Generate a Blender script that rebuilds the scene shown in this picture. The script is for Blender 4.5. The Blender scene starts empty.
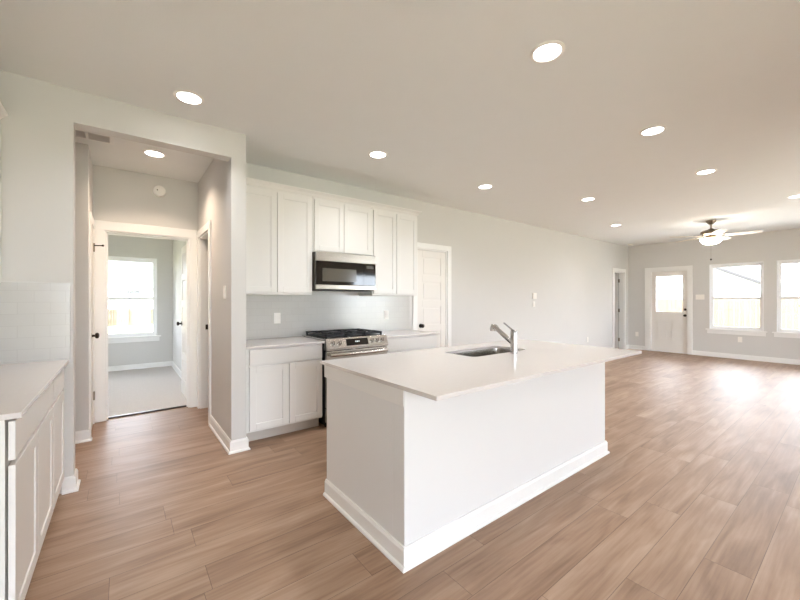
import bpy, bmesh, math, random
from mathutils import Vector, Matrix
random.seed(7)
C = bpy.context.scene.collection
SC = bpy.context.scene

# ------------------------------------------------------------------ camera
cam = bpy.data.cameras.new('camera')
cam.sensor_width = 36.0
cam.lens = 362.0 / 800.0 * 36.0
cam.clip_start = 0.05
cam.clip_end = 300
camo = bpy.data.objects.new('camera', cam)
C.objects.link(camo)
camo.location = (0, 0, 1.307)
camo.rotation_euler = (math.radians(90), 0, math.radians(-37.5))
SC.camera = camo

# ------------------------------------------------------------------ world, daylight, exposure
W_SKY = 7.0
LAMP = 2.75      # watts per recessed lamp
LENS = 7.0       # glow of the lamp lens
w = bpy.data.worlds.new('World')
SC.world = w
w.use_nodes = True
bg = w.node_tree.nodes['Background']
bg.inputs[0].default_value = (0.82, 0.9, 1.0, 1)
bg.inputs[1].default_value = W_SKY
SC.view_settings.view_transform = 'Standard'
SC.view_settings.look = 'None'
SC.view_settings.gamma = 1.0
SC.view_settings.use_curve_mapping = False
SC.view_settings.exposure = 1.2
SC.cycles.max_bounces = 10
SC.cycles.diffuse_bounces = 7
SC.cycles.glossy_bounces = 4
SC.cycles.transparent_max_bounces = 12
SC.cycles.sample_clamp_indirect = 6.0
SC.cycles.caustics_reflective = False
SC.cycles.caustics_refractive = False
SC.cycles.use_denoising = True


def area_light(name, loc, rot, sx, sy, power, col):
    l = bpy.data.lights.new(name, 'AREA')
    l.shape = 'RECTANGLE'
    l.size, l.size_y = sx, sy
    l.energy = power
    l.color = col
    o = bpy.data.objects.new(name, l)
    C.objects.link(o)
    o.location = loc
    o.rotation_euler = rot
    return o


# added area lamps standing in for sky light at the unseen rear glass doors
for dx, pw in ((0.25, 24), (7.2, 46)):
    area_light('daylight_fill', (dx, -3.45, 1.15), (math.radians(90), 0, 0), 2.2, 2.0, pw, (0.80, 0.90, 1.0))
sun = bpy.data.lights.new('sun', 'SUN')
sun.energy = 15.0
sun.angle = math.radians(2)
sun.color = (1.0, 0.98, 0.96)
suno = bpy.data.objects.new('sun', sun)
C.objects.link(suno)
suno.rotation_euler = Vector((0.57, 0.01, -0.82)).to_track_quat('-Z', 'Y').to_euler()


# ------------------------------------------------------------------ helpers
def srgb(r, g, b):
    def f(c):
        c /= 255.0
        return c / 12.92 if c <= 0.04045 else ((c + 0.055) / 1.055) ** 2.4
    return (f(r), f(g), f(b), 1.0)


def new_mat(name):
    m = bpy.data.materials.new(name)
    m.use_nodes = True
    nt = m.node_tree
    return m, nt, nt.nodes['Principled BSDF']


def node(nt, typ, **kw):
    n = nt.nodes.new(typ)
    for k, v in kw.items():
        if k.startswith('i_'):
            n.inputs[k[2:].replace('_', ' ')].default_value = v
        else:
            setattr(n, k, v)
    return n


def plain(name, col, rough=0.5, metal=0.0, var=0.03, nscale=6.0, bump=0.0, bscale=200.0, coat=0.0, spec=0.5):
    """principled surface with slight procedural variation"""
    m, nt, p = new_mat(name)
    p.inputs['Roughness'].default_value = rough
    p.inputs['Metallic'].default_value = metal
    p.inputs['Specular IOR Level'].default_value = spec
    if coat:
        p.inputs['Coat Weight'].default_value = coat
        p.inputs['Coat Roughness'].default_value = 0.08
    tc = node(nt, 'ShaderNodeTexCoord')
    nz = node(nt, 'ShaderNodeTexNoise')
    nz.inputs['Scale'].default_value = nscale
    nz.inputs['Detail'].default_value = 3
    nt.links.new(tc.outputs['Object'], nz.inputs['Vector'])
    mr = node(nt, 'ShaderNodeMapRange')
    mr.inputs['To Min'].default_value = 1 - var
    mr.inputs['To Max'].default_value = 1 + var
    nt.links.new(nz.outputs['Fac'], mr.inputs['Value'])
    mx = node(nt, 'ShaderNodeMix', data_type='RGBA', blend_type='MULTIPLY')
    mx.inputs[0].default_value = 1
    mx.inputs[6].default_value = col
    nt.links.new(mr.outputs['Result'], mx.inputs[7])
    nt.links.new(mx.outputs[2], p.inputs['Base Color'])
    if bump:
        n2 = node(nt, 'ShaderNodeTexNoise')
        n2.inputs['Scale'].default_value = bscale
        n2.inputs['Detail'].default_value = 2
        nt.links.new(tc.outputs['Object'], n2.inputs['Vector'])
        b = node(nt, 'ShaderNodeBump')
        b.inputs['Strength'].default_value = bump
        b.inputs['Distance'].default_value = 0.002
        nt.links.new(n2.outputs['Fac'], b.inputs['Height'])
        nt.links.new(b.outputs['Normal'], p.inputs['Normal'])
    return m


def brushed(name, col, rough=0.28, stretch=(1, 1, 60)):
    m, nt, p = new_mat(name)
    p.inputs['Metallic'].default_value = 1
    p.inputs['Base Color'].default_value = col
    tc = node(nt, 'ShaderNodeTexCoord')
    mp = node(nt, 'ShaderNodeMapping')
    mp.inputs['Scale'].default_value = stretch
    nz = node(nt, 'ShaderNodeTexNoise')
    nz.inputs['Scale'].default_value = 12
    nt.links.new(tc.outputs['Object'], mp.inputs['Vector'])
    nt.links.new(mp.outputs['Vector'], nz.inputs['Vector'])
    mr = node(nt, 'ShaderNodeMapRange')
    mr.inputs['To Min'].default_value = rough - 0.08
    mr.inputs['To Max'].default_value = rough + 0.08
    nt.links.new(nz.outputs['Fac'], mr.inputs['Value'])
    nt.links.new(mr.outputs['Result'], p.inputs['Roughness'])
    return m


def emit(name, col, strength):
    m, nt, p = new_mat(name)
    p.inputs['Base Color'].default_value = (0.8, 0.8, 0.8, 1)
    p.inputs['Emission Color'].default_value = col
    p.inputs['Emission Strength'].default_value = strength
    return m


def glass_mat(name, tint=(1, 1, 1, 1), gloss=0.06):
    m, nt, p = new_mat(name)
    nt.nodes.remove(p)
    out = nt.nodes['Material Output']
    tr = node(nt, 'ShaderNodeBsdfTransparent')
    tr.inputs[0].default_value = tint
    gl = node(nt, 'ShaderNodeBsdfGlossy')
    gl.inputs['Roughness'].default_value = 0.02
    fr = node(nt, 'ShaderNodeFresnel')
    fr.inputs[0].default_value = 1.45
    mu = node(nt, 'ShaderNodeMath', operation='MULTIPLY')
    mu.inputs[1].default_value = 0.8
    nt.links.new(fr.outputs[0], mu.inputs[0])
    mix = node(nt, 'ShaderNodeMixShader')
    nt.links.new(mu.outputs[0], mix.inputs[0])
    nt.links.new(tr.outputs[0], mix.inputs[1])
    nt.links.new(gl.outputs[0], mix.inputs[2])
    nt.links.new(mix.outputs[0], out.inputs['Surface'])
    return m


def floor_mat():
    m, nt, p = new_mat('vinyl_plank')
    L = nt.links
    tc = node(nt, 'ShaderNodeTexCoord')
    ge = node(nt, 'ShaderNodeNewGeometry')
    sx = node(nt, 'ShaderNodeSeparateXYZ')
    L.new(ge.outputs['Position'], sx.inputs[0])

    def mth(op, a, b=None):
        n = node(nt, 'ShaderNodeMath', operation=op)
        for i, v in enumerate((a, b)):
            if v is None:
                continue
            if isinstance(v, (int, float)):
                n.inputs[i].default_value = v
            else:
                L.new(v, n.inputs[i])
        return n.outputs[0]
    PW, PL = 0.185, 1.22
    ry = mth('DIVIDE', mth('SUBTRACT', sx.outputs['Y'], 0.147), PW)
    row = mth('FLOOR', ry)
    fy = mth('SUBTRACT', ry, row)
    wn = node(nt, 'ShaderNodeTexWhiteNoise', noise_dimensions='1D')
    L.new(row, wn.inputs['W'])
    rx = mth('ADD', mth('DIVIDE', sx.outputs['X'], PL), mth('MULTIPLY', wn.outputs['Value'], 7.3))
    col = mth('FLOOR', rx)
    fx = mth('SUBTRACT', rx, col)
    cb = node(nt, 'ShaderNodeCombineXYZ')
    L.new(row, cb.inputs[0])
    L.new(col, cb.inputs[1])
    wn2 = node(nt, 'ShaderNodeTexWhiteNoise', noise_dimensions='3D')
    L.new(cb.outputs[0], wn2.inputs['Vector'])
    pid = wn2.outputs['Value']
    # grain coordinates
    gx = mth('ADD', mth('MULTIPLY', sx.outputs['X'], 1.0), mth('MULTIPLY', pid, 37.0))
    gy = mth('ADD', mth('MULTIPLY', sx.outputs['Y'], 6.5), mth('MULTIPLY', pid, 91.0))
    gv = node(nt, 'ShaderNodeCombineXYZ')
    L.new(gx, gv.inputs[0])
    L.new(gy, gv.inputs[1])
    n1 = node(nt, 'ShaderNodeTexNoise')
    n1.inputs['Scale'].default_value = 1.7
    n1.inputs['Detail'].default_value = 4
    n1.inputs['Distortion'].default_value = 0.7
    L.new(gv.outputs[0], n1.inputs['Vector'])
    gv2 = node(nt, 'ShaderNodeVectorMath', operation='MULTIPLY')
    gv2.inputs[1].default_value = (1.6, 6.0, 1)
    L.new(gv.outputs[0], gv2.inputs[0])
    n2 = node(nt, 'ShaderNodeTexNoise')
    n2.inputs['Scale'].default_value = 1.6
    n2.inputs['Detail'].default_value = 5
    L.new(gv2.outputs[0], n2.inputs['Vector'])
    t = mth('ADD', mth('MULTIPLY', n1.outputs['Fac'], 0.66), mth('MULTIPLY', n2.outputs['Fac'], 0.34))
    t = mth('ADD', t, mth('MULTIPLY', mth('SUBTRACT', pid, 0.5), 0.12))
    cr = node(nt, 'ShaderNodeValToRGB')
    e = cr.color_ramp.elements
    e[0].position = 0.24
    e[0].color = srgb(112, 84, 63)
    e[1].position = 0.78
    e[1].color = srgb(183, 157, 135)
    em = cr.color_ramp.elements.new(0.50)
    em.color = srgb(153, 123, 100)
    L.new(t, cr.inputs[0])
    # seams
    s1 = mth('LESS_THAN', fy, 0.016)
    s2 = mth('LESS_THAN', fx, 0.0022)
    s = mth('MULTIPLY', mth('MAXIMUM', s1, s2), 0.55)
    mx = node(nt, 'ShaderNodeMix', data_type='RGBA')
    L.new(s, mx.inputs[0])
    L.new(cr.outputs[0], mx.inputs[6])
    mx.inputs[7].default_value = srgb(62, 46, 36)
    L.new(mx.outputs[2], p.inputs['Base Color'])
    rr = node(nt, 'ShaderNodeMapRange')
    rr.inputs['To Min'].default_value = 0.40
    rr.inputs['To Max'].default_value = 0.52
    L.new(n2.outputs['Fac'], rr.inputs['Value'])
    L.new(rr.outputs['Result'], p.inputs['Roughness'])
    bm = node(nt, 'ShaderNodeBump')
    bm.inputs['Strength'].default_value = 0.12
    bm.inputs['Distance'].default_value = 0.002
    L.new(mth('SUBTRACT', n2.outputs['Fac'], s), bm.inputs['Height'])
    L.new(bm.outputs['Normal'], p.inputs['Normal'])
    return m


def tile_mat(axes):
    """glossy light grey subway tile, running bond; axes picks the wall's horizontal axis"""
    m, nt, p = new_mat('subway_tile_' + axes)
    L = nt.links
    ge = node(nt, 'ShaderNodeNewGeometry')
    sx = node(nt, 'ShaderNodeSeparateXYZ')
    L.new(ge.outputs['Position'], sx.inputs[0])
    cb = node(nt, 'ShaderNodeCombineXYZ')
    L.new(sx.outputs[axes], cb.inputs[0])
    L.new(sx.outputs['Z'], cb.inputs[1])
    br = node(nt, 'ShaderNodeTexBrick')
    br.inputs['Scale'].default_value = 1.0
    br.inputs['Mortar Size'].default_value = 0.0016
    br.inputs['Mortar Smooth'].default_value = 0.3
    br.inputs['Bias'].default_value = 0.0
    br.inputs['Brick Width'].default_value = 0.152
    br.inputs['Row Height'].default_value = 0.076
    br.inputs['Color1'].default_value = srgb(204, 202, 198)
    br.inputs['Color2'].default_value = srgb(201, 199, 195)
    br.inputs['Mortar'].default_value = srgb(193, 190, 186)
    L.new(cb.outputs[0], br.inputs['Vector'])
    L.new(br.outputs['Color'], p.inputs['Base Color'])
    p.inputs['Roughness'].default_value = 0.18
    b = node(nt, 'ShaderNodeBump', invert=True)
    b.inputs['Strength'].default_value = 0.25
    b.inputs['Distance'].default_value = 0.001
    nz = node(nt, 'ShaderNodeTexNoise')
    nz.inputs['Scale'].default_value = 14
    L.new(ge.outputs['Position'], nz.inputs['Vector'])
    ad = node(nt, 'ShaderNodeMath', operation='MULTIPLY_ADD')
    L.new(nz.outputs['Fac'], ad.inputs[0])
    ad.inputs[1].default_value = 0.4
    L.new(br.outputs['Fac'], ad.inputs[2])
    L.new(ad.outputs[0], b.inputs['Height'])
    L.new(b.outputs['Normal'], p.inputs['Normal'])
    return m


def boards_mat():
    """upright wooden fence boards"""
    m, nt, p = new_mat('fence_boards')
    L = nt.links
    tc = node(nt, 'ShaderNodeTexCoord')
    mp = node(nt, 'ShaderNodeMapping')
    mp.inputs['Scale'].default_value = (3, 3, 0.4)
    nz = node(nt, 'ShaderNodeTexNoise')
    nz.inputs['Scale'].default_value = 2.5
    L.new(tc.outputs['Object'], mp.inputs[0])
    L.new(mp.outputs[0], nz.inputs[0])
    cr = node(nt, 'ShaderNodeValToRGB')
    cr.color_ramp.elements[0].color = srgb(70, 61, 47)
    cr.color_ramp.elements[1].color = srgb(86, 77, 61)
    L.new(nz.outputs['Fac'], cr.inputs[0])
    L.new(cr.outputs[0], p.inputs['Base Color'])
    p.inputs['Roughness'].default_value = 0.85
    return m


M = {}
M['wall'] = plain('wall_paint', srgb(214, 212, 209), 0.75, bump=0.15, var=0.01)
M['bedwall'] = M['wall']
M['ceiling'] = plain('ceiling_paint', srgb(237, 238, 237), 0.9, bump=0.25, bscale=120, var=0.012)
M['trim'] = plain('white_trim_paint', srgb(241, 240, 238), 0.38, var=0.008)
M['cab'] = plain('white_cabinet_paint', srgb(233, 231, 228), 0.35, var=0.008)
M['island'] = plain('island_paint', srgb(228, 227, 226), 0.5, bump=0.06, var=0.008)
M['door'] = plain('white_door_paint', srgb(234, 230, 225), 0.4, var=0.008)
M['quartz'] = plain('quartz', srgb(219, 213, 210), 0.15, var=0.03, nscale=40)
M['floor'] = floor_mat()
M['carpet'] = plain('grey_carpet', srgb(204, 198, 195), 0.98, var=0.22, nscale=90, bump=1.0, bscale=350, spec=0.1)
M['tilex'] = tile_mat('X')
M['steel'] = brushed('brushed_steel', srgb(182, 175, 165), 0.30, (1, 1, 60))
M['steelsink'] = brushed('sink_steel', srgb(178, 174, 168), 0.22, (40, 1, 1))
M['steelbright'] = brushed('range_steel', srgb(206, 202, 196), 0.24, (1, 1, 60))
M['chrome'] = plain('chrome', srgb(204, 202, 200), 0.16, 1.0, var=0.02)
M['nickel'] = plain('brushed_nickel', srgb(140, 127, 110), 0.32, 1.0, var=0.03)
M['bronze'] = plain('dark_bronze', srgb(64, 56, 50), 0.3, 0.9, var=0.05)
M['iron'] = plain('cast_iron', srgb(30, 29, 29), 0.45, var=0.1)
M['blackglass'] = plain('black_glass', srgb(34, 30, 25), 0.06, var=0.02)
M['micwin'] = plain('oven_window_glass', srgb(92, 88, 80), 0.12, var=0.03)
M['black'] = plain('black_plastic', srgb(28, 27, 27), 0.5, var=0.05)
M['darkside'] = plain('dark_appliance_side', srgb(92, 84, 72), 0.4, var=0.05)
M['toe'] = plain('toe_kick_paint', srgb(206, 200, 192), 0.5, var=0.02)
M['plastic'] = plain('white_plastic', srgb(244, 240, 234), 0.35, var=0.005)
M['vinyl'] = plain('white_vinyl', srgb(240, 240, 240), 0.3, var=0.005)
M['glass'] = glass_mat('window_glass')
M['lens'] = emit('lamp_lens', (1.0, 0.985, 0.97, 1), LENS)
M['bowl'] = emit('fan_lamp_glass', (1.0, 0.9, 0.78, 1), 18.0)
M['digit'] = emit('display_digits', (0.8, 0.95, 1.0, 1), 0.9)
M['blade'] = plain('fan_blade', srgb(228, 216, 202), 0.4, var=0.03)
M['fence'] = boards_mat()
M['siding'] = plain('pale_siding', srgb(228, 226, 222), 0.8, var=0.02)
M['roof'] = plain('grey_shingles', srgb(92, 91, 92), 0.9, var=0.1, nscale=20)
M['fascia'] = plain('dark_fascia', srgb(46, 45, 46), 0.7)
M['concrete'] = plain('pale_concrete', srgb(218, 217, 213), 0.85, var=0.06, nscale=5)
M['ground'] = plain('dry_grass', srgb(158, 154, 124), 0.95, var=0.12, nscale=3)


def box_center(vs):
    xs = [v[0] for v in vs]
    ys = [v[1] for v in vs]
    zs = [v[2] for v in vs]
    return Vector(((min(xs) + max(xs)) / 2, (min(ys) + max(ys)) / 2, min(zs)))


class MB:
    """collects shapes in world coordinates; build() links them as one mesh object"""

    def __init__(self):
        self.v, self.f, self.s = [], [], []

    def add(self, vs, fs, smooth=False):
        b = len(self.v)
        self.v += [tuple(x) for x in vs]
        self.f += [tuple(b + i for i in q) for q in fs]
        self.s += [smooth] * len(fs)
        return self

    def box(self, x0, x1, y0, y1, z0, z1):
        x0, x1 = min(x0, x1), max(x0, x1)
        y0, y1 = min(y0, y1), max(y0, y1)
        z0, z1 = min(z0, z1), max(z0, z1)
        vs = [(x0, y0, z0), (x1, y0, z0), (x1, y1, z0), (x0, y1, z0), (x0, y0, z1), (x1, y0, z1), (x1, y1, z1), (x0, y1, z1)]
        return self.add(vs, [(0, 3, 2, 1), (4, 5, 6, 7), (0, 1, 5, 4), (1, 2, 6, 5), (2, 3, 7, 6), (3, 0, 4, 7)])

    def ab(self, axis, a0, a1, n0, n1, z0, z1):
        """a runs along the wall, n is its normal axis: axis 'y' -> a=x n=y, axis 'x' -> a=y n=x"""
        if axis == 'y':
            return self.box(a0, a1, n0, n1, z0, z1)
        return self.box(n0, n1, a0, a1, z0, z1)

    def cyl(self, p0, p1, r0, r1=None, n=24, caps=True, smooth=True):
        p0, p1 = Vector(p0), Vector(p1)
        r1 = r0 if r1 is None else r1
        d = (p1 - p0).normalized()
        a = d.orthogonal().normalized()
        b = d.cross(a)
        vs, fs = [], []
        for p, r in ((p0, r0), (p1, r1)):
            for i in range(n):
                t = 2 * math.pi * i / n
                vs.append(p + a * (r * math.cos(t)) + b * (r * math.sin(t)))
        for i in range(n):
            j = (i + 1) % n
            fs.append((i, j, n + j, n + i))
        self.add(vs, fs, smooth)
        if caps:
            self.add(vs[:n], [tuple(reversed(range(n)))])
            self.add(vs[n:], [tuple(range(n))])
        return self

    def tube(self, pts, r, n=12, closed=False):
        pts = [Vector(p) for p in pts]
        m = len(pts)
        vs, fs = [], []
        up = None
        for i, p in enumerate(pts):
            if closed:
                d = (pts[(i + 1) % m] - pts[i - 1]).normalized()
            else:
                d = (pts[min(i + 1, m - 1)] - pts[max(i - 1, 0)]).normalized()
            if up is None:
                up = d.orthogonal().normalized()
            up = (up - d * up.dot(d)).normalized()
            b = d.cross(up)
            rr = r[i] if isinstance(r, (list, tuple)) else r
            for k in range(n):
                t = 2 * math.pi * k / n
                vs.append(p + up * (rr * math.cos(t)) + b * (rr * math.sin(t)))
        for i in range(m if closed else m - 1):
            q = (i + 1) % m
            for k in range(n):
                l = (k + 1) % n
                fs.append((i * n + k, i * n + l, q * n + l, q * n + k))
        self.add(vs, fs, True)
        if not closed:
            self.add(vs[:n], [tuple(reversed(range(n)))])
            self.add(vs[-n:], [tuple(range(n))])
        return self

    def lathe(self, prof, c, n=32, axis='z'):
        """prof: (r, h) pairs, closed by r=0 ends; h runs along axis from c"""
        vs, fs = [], []
        for r, h in prof:
            for i in range(n):
                t = 2 * math.pi * i / n
                x, y = r * math.cos(t), r * math.sin(t)
                if axis == 'z':
                    vs.append((c[0] + x, c[1] + y, c[2] + h))
                elif axis == 'y':
                    vs.append((c[0] + x, c[1] + h, c[2] - y))
                else:
                    vs.append((c[0] + h, c[1] + x, c[2] + y))
        for k in range(len(prof) - 1):
            for i in range(n):
                j = (i + 1) % n
                fs.append((k * n + i, k * n + j, (k + 1) * n + j, (k + 1) * n + i))
        return self.add(vs, fs, True)

    def prism(self, pts, d):
        """planar polygon pts extruded by vector d"""
        n = len(pts)
        d = Vector(d)
        vs = [Vector(p) for p in pts] + [Vector(p) + d for p in pts]
        fs = [tuple(reversed(range(n))), tuple(range(n, 2 * n))]
        for i in range(n):
            j = (i + 1) % n
            fs.append((i, j, n + j, n + i))
        return self.add(vs, fs)

    def build(self, name, m, parent=None, bevel=0.0, seg=2):
        me = bpy.data.meshes.new(name)
        if parent is None:
            o0 = box_center(self.v)
        else:
            o0 = parent['_org'] if '_org' in parent else parent.location
            o0 = Vector(o0)
        me.from_pydata([tuple(Vector(v) - o0) for v in self.v], [], self.f)
        bm = bmesh.new()
        bm.from_mesh(me)
        bmesh.ops.remove_doubles(bm, verts=bm.verts, dist=1e-6) if any(self.s) else None
        bmesh.ops.recalc_face_normals(bm, faces=bm.faces)
        bm.to_mesh(me)
        bm.free()
        if any(self.s):
            for p in me.polygons:
                p.use_smooth = True
            me.set_sharp_from_angle(angle=math.radians(38))
        me.materials.append(m)
        o = bpy.data.objects.new(name, me)
        C.objects.link(o)
        if parent is None:
            o.location = o0
        else:
            o.parent = parent
            po = Vector(parent['_org']) if '_org' in parent else Vector(parent.location)
            if '_org' in parent:
                pass
        if parent is None or True:
            o['_org'] = tuple(o0)
        if bevel:
            b = o.modifiers.new('bevel', 'BEVEL')
            b.width = bevel
            b.segments = seg
            b.limit_method = 'ANGLE'
            b.angle_limit = math.radians(40)
        return o


def tag(o, label, cat, group=None, kind=None):
    o['label'] = label
    o['category'] = cat
    if group:
        o['group'] = group
    if kind:
        o['kind'] = kind
    return o


def thing(name, label, cat, loc, group=None, kind=None):
    o = bpy.data.objects.new(name, None)
    C.objects.link(o)
    o.location = loc
    o['_org'] = tuple(loc)
    return tag(o, label, cat, group, kind)


def struct(name, mb, m, label, cat, parent=None, bevel=0.0):
    o = mb.build(name, m, parent, bevel)
    if parent is None:
        tag(o, label, cat, kind='structure')
    return o


def dup(root, loc, label=None, group=None):
    r = root.copy()
    C.objects.link(r)
    r.location = loc
    if label:
        r['label'] = label
    if group:
        r['group'] = group
    for ch in list(root.children):
        c = ch.copy()
        C.objects.link(c)
        c.parent = r
        for g in list(ch.children):
            d = g.copy()
            C.objects.link(d)
            d.parent = c
    return r


def wall_with_holes(axis, a0, a1, n0, n1, z0, z1, holes):
    """box wall split around rectangular holes (a0,a1,z0,z1)"""
    mb = MB()
    holes = sorted(holes)
    cur = a0
    for h in holes:
        if h[0] > cur:
            mb.ab(axis, cur, h[0], n0, n1, z0, z1)
        if h[2] > z0:
            mb.ab(axis, h[0], h[1], n0, n1, z0, h[2])
        if h[3] < z1:
            mb.ab(axis, h[0], h[1], n0, n1, h[3], z1)
        cur = h[1]
    if cur < a1:
        mb.ab(axis, cur, a1, n0, n1, z0, z1)
    return mb


def shaker(mb, axis, a0, a1, z0, z1, front, sgn, stile=0.058, t=0.019, rec=0.0065):
    """five-piece door: front = outer face coordinate, sgn = outward direction"""
    b = front - sgn * t
    mb.ab(axis, a0, a0 + stile, b, front, z0, z1)
    mb.ab(axis, a1 - stile, a1, b, front, z0, z1)
    mb.ab(axis, a0 + stile, a1 - stile, b, front, z0, z0 + stile)
    mb.ab(axis, a0 + stile, a1 - stile, b, front, z1 - stile, z1)
    mb.ab(axis, a0 + stile, a1 - stile, b, front - sgn * rec, z0 + stile, z1 - stile)
    return mb


def panel_door(mb, axis, a0, a1, z0, z1, front, back, rows=5, stile=0.105, rail=0.10, rec=0.007):
    """interior door with equal horizontal panels recessed on both faces"""
    s = 1 if front > back else -1
    mb.ab(axis, a0, a0 + stile, back, front, z0, z1)
    mb.ab(axis, a1 - stile, a1, back, front, z0, z1)
    bot = 0.2
    ph = (z1 - z0 - bot - rail * rows) / rows
    z = z0
    mb.ab(axis, a0 + stile, a1 - stile, back, front, z, z + bot)
    z += bot
    for r in range(rows):
        mb.ab(axis, a0 + stile, a1 - stile, back + s * rec, front - s * rec, z, z + ph)
        # raised field inside the panel
        mb.ab(axis, a0 + stile + 0.025, a1 - stile - 0.025, back + s * (rec - 0.004), front - s * (rec - 0.004), z + 0.025, z + ph - 0.025)
        z += ph
        mb.ab(axis, a0 + stile, a1 - stile, back, front, z, z + rail)
        z += rail
    return mb


def casing(axis, a0, a1, zt, face, sgn, w=0.083, t=0.018, wl=None, wr=None):
    """flat door casing around an opening on one wall face"""
    wl = w if wl is None else wl
    wr = w if wr is None else wr
    mb = MB()
    mb.ab(axis, a0 - wl, a0, face, face + sgn * t, 0, zt)
    mb.ab(axis, a1, a1 + wr, face, face + sgn * t, 0, zt)
    mb.ab(axis, a0 - wl, a1 + wr, face, face + sgn * t, zt, zt + w)
    return mb


def jamb(mb, axis, a0, a1, zt, n0, n1, t=0.018):
    mb.ab(axis, a0, a0 + t, n0, n1, 0, zt)
    mb.ab(axis, a1 - t, a1, n0, n1, 0, zt)
    mb.ab(axis, a0 + t, a1 - t, n0, n1, zt - t, zt)
    return mb


def base(mb, axis, a0, a1, face, sgn, h=0.105):
    """baseboard with shoe moulding along a wall face"""
    mb.ab(axis, a0, a1, face, face + sgn * 0.014, 0, h - 0.012)
    mb.ab(axis, a0, a1, face, face + sgn * 0.010, h - 0.012, h)
    mb.ab(axis, a0, a1, face + sgn * 0.014, face + sgn * 0.028, 0, 0.018)
    return mb


def knob(parent, p, n, name='knob', mat='bronze'):
    """round door knob with rosette; n = outward axis ('x'/'y', sign)"""
    ax, s = n
    prof = [(0, 0), (0.031, 0), (0.031, 0.006), (0.012, 0.010), (0.011, 0.030), (0.024, 0.036), (0.029, 0.046), (0.026, 0.058), (0.014, 0.064), (0, 0.065)]
    prof = [(r, h * s) for r, h in prof]
    return MB().lathe(prof, p, 20, ax).build(name, M[mat], parent)


# ------------------------------------------------------------------ setting: floors, ceiling, walls
XL, XF, YK, YH, H = -0.95, 10.83, 4.0, 3.33, 2.75
YB, YBED, YR = 5.05, 8.40, -3.2

struct('floor', MB().box(-2.7, 10.98, -3.35, 8.55, -0.12, 0), M['floor'], 'brown wood-look plank floor running through kitchen and living room', 'floor')
struct('floor_bedroom', MB().box(-2.6, 0.79, 5.14, 8.40, 0.0005, 0.014), M['carpet'], 'light grey carpet beyond the hall doorway', 'floor')
struct('ceiling', MB().box(-2.7, 10.98, -3.35, 8.55, H, H + 0.15), M['ceiling'], 'flat white painted ceiling with recessed lights', 'ceiling')

# hall opening wall: left piece, header
HO0, HO1, HOZ = -0.265, 0.74, 2.525
mb = MB()
mb.box(XL, HO0, YH, YH + 0.12, 0, H)
mb.box(HO0, HO1, YH, YH + 0.12, HOZ, H)
struct('wall_hall_front', mb, M['wall'], 'wall around the wide opening into the hall', 'wall')
# right side wall of hall, continues as the stub beside the cabinets
D4A, D4B = 4.285, 4.93
mb = wall_with_holes('x', YH, YB, 0.74, 0.86, 0, H, [(D4A, D4B, 0, 2.06)])
struct('wall_hall_right', mb, M['wall'], 'hall side wall with a light switch and side doorway', 'wall')
# left wall block in the hall
HLX = -0.25
struct('wall_hall_left', MB().box(-2.0, HLX, 4.43, YB, 0, H), M['wall'], 'wall corner on the left inside the hall', 'wall')
struct('wall_hall_end', MB().box(-2.12, -2.0, YH, YB, 0, H), M['wall'], 'end wall of the side passage off the hall', 'wall')
mb = MB().box(-2.0, XL - 0.12, YH, YH + 0.12, 0, H)
struct('wall_passage', mb, M['wall'], 'wall closing the side passage', 'wall')
BD0, BD1 = -0.153, 0.655
mb = wall_with_holes('y', -2.6, 0.86, YB, YB + 0.12, 0, H, [(BD0, BD1, 0, 2.06)])
struct('wall_hall_back', mb, M['wall'], 'hall back wall over the bedroom doorway', 'wall')

# kitchen wall
PD0, PD1, PDZ = 3.372, 3.988, 2.06
FD0, FD1, FDZ = 9.935, 10.565, 2.04
mb = wall_with_holes('y', 0.86, XF, YK, YK + 0.12, 0, H, [(PD0, PD1, 0, PDZ), (FD0, FD1, 0, FDZ)])
struct('wall_kitchen', mb, M['wall'], 'long pale wall behind the cooking cabinets', 'wall')

# far wall with exterior door and windows
ED0, ED1, EDZ = 2.70, 3.482, 2.045
WZ0, WZ1 = 0.64, 2.13
WINS = [(1.40, 2.30), (0.31, 1.21), (-0.78, 0.12)]
holes = [(a, b, WZ0, WZ1) for a, b in WINS] + [(ED0, ED1, 0, EDZ), (5.6, 6.5, WZ0, WZ1)]
mb = wall_with_holes('x', -3.35, 8.55, XF, XF + 0.15, 0, H, holes)
struct('wall_far', mb, M['wall'], 'far living room wall with windows and back door', 'wall')
# left, rear, bedroom and outer walls
struct('wall_left', MB().box(XL - 0.12, XL, -3.2, YH + 0.12, 0, H), M['wall'], 'wall behind the left counter', 'wall')
RW = [(-0.9, 1.4, 0.02, 2.2), (6.0, 8.4, 0.02, 2.2)]
mb = wall_with_holes('y', -2.7, XF, YR - 0.15, YR, 0, H, RW)
struct('wall_rear', mb, M['wall'], 'rear wall with glass doors', 'wall')
BW0, BW1, BWZ0, BWZ1 = -0.36, 0.535, 0.625, 2.105
mb = wall_with_holes('y', -2.7, XF, YBED, YBED + 0.15, 0, H, [(BW0, BW1, BWZ0, BWZ1)])
struct('wall_bedroom_back', mb, M['wall'], 'bedroom back wall with a window', 'wall')
struct('wall_bedroom_right', MB().box(0.79, 0.91, YB + 0.12, YBED, 0, H), M['wall'], 'bedroom right wall', 'wall')
struct('wall_bedroom_left', wall_with_holes('x', YB, YBED, -2.72, -2.6, 0, H, [(6.0, 7.2, 0.7, 2.1)]), M['wall'], 'bedroom left wall', 'wall')
struct('wall_far_room', MB().box(9.2, 9.32, YK + 0.12, YBED, 0, H), M['wall'], 'partition in the room beyond the far doorway', 'wall')
struct('wall_laundry', MB().box(2.9, 3.0, YK + 0.12, YBED, 0, H), M['wall'], 'partition in the room off the hall', 'wall')

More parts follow.
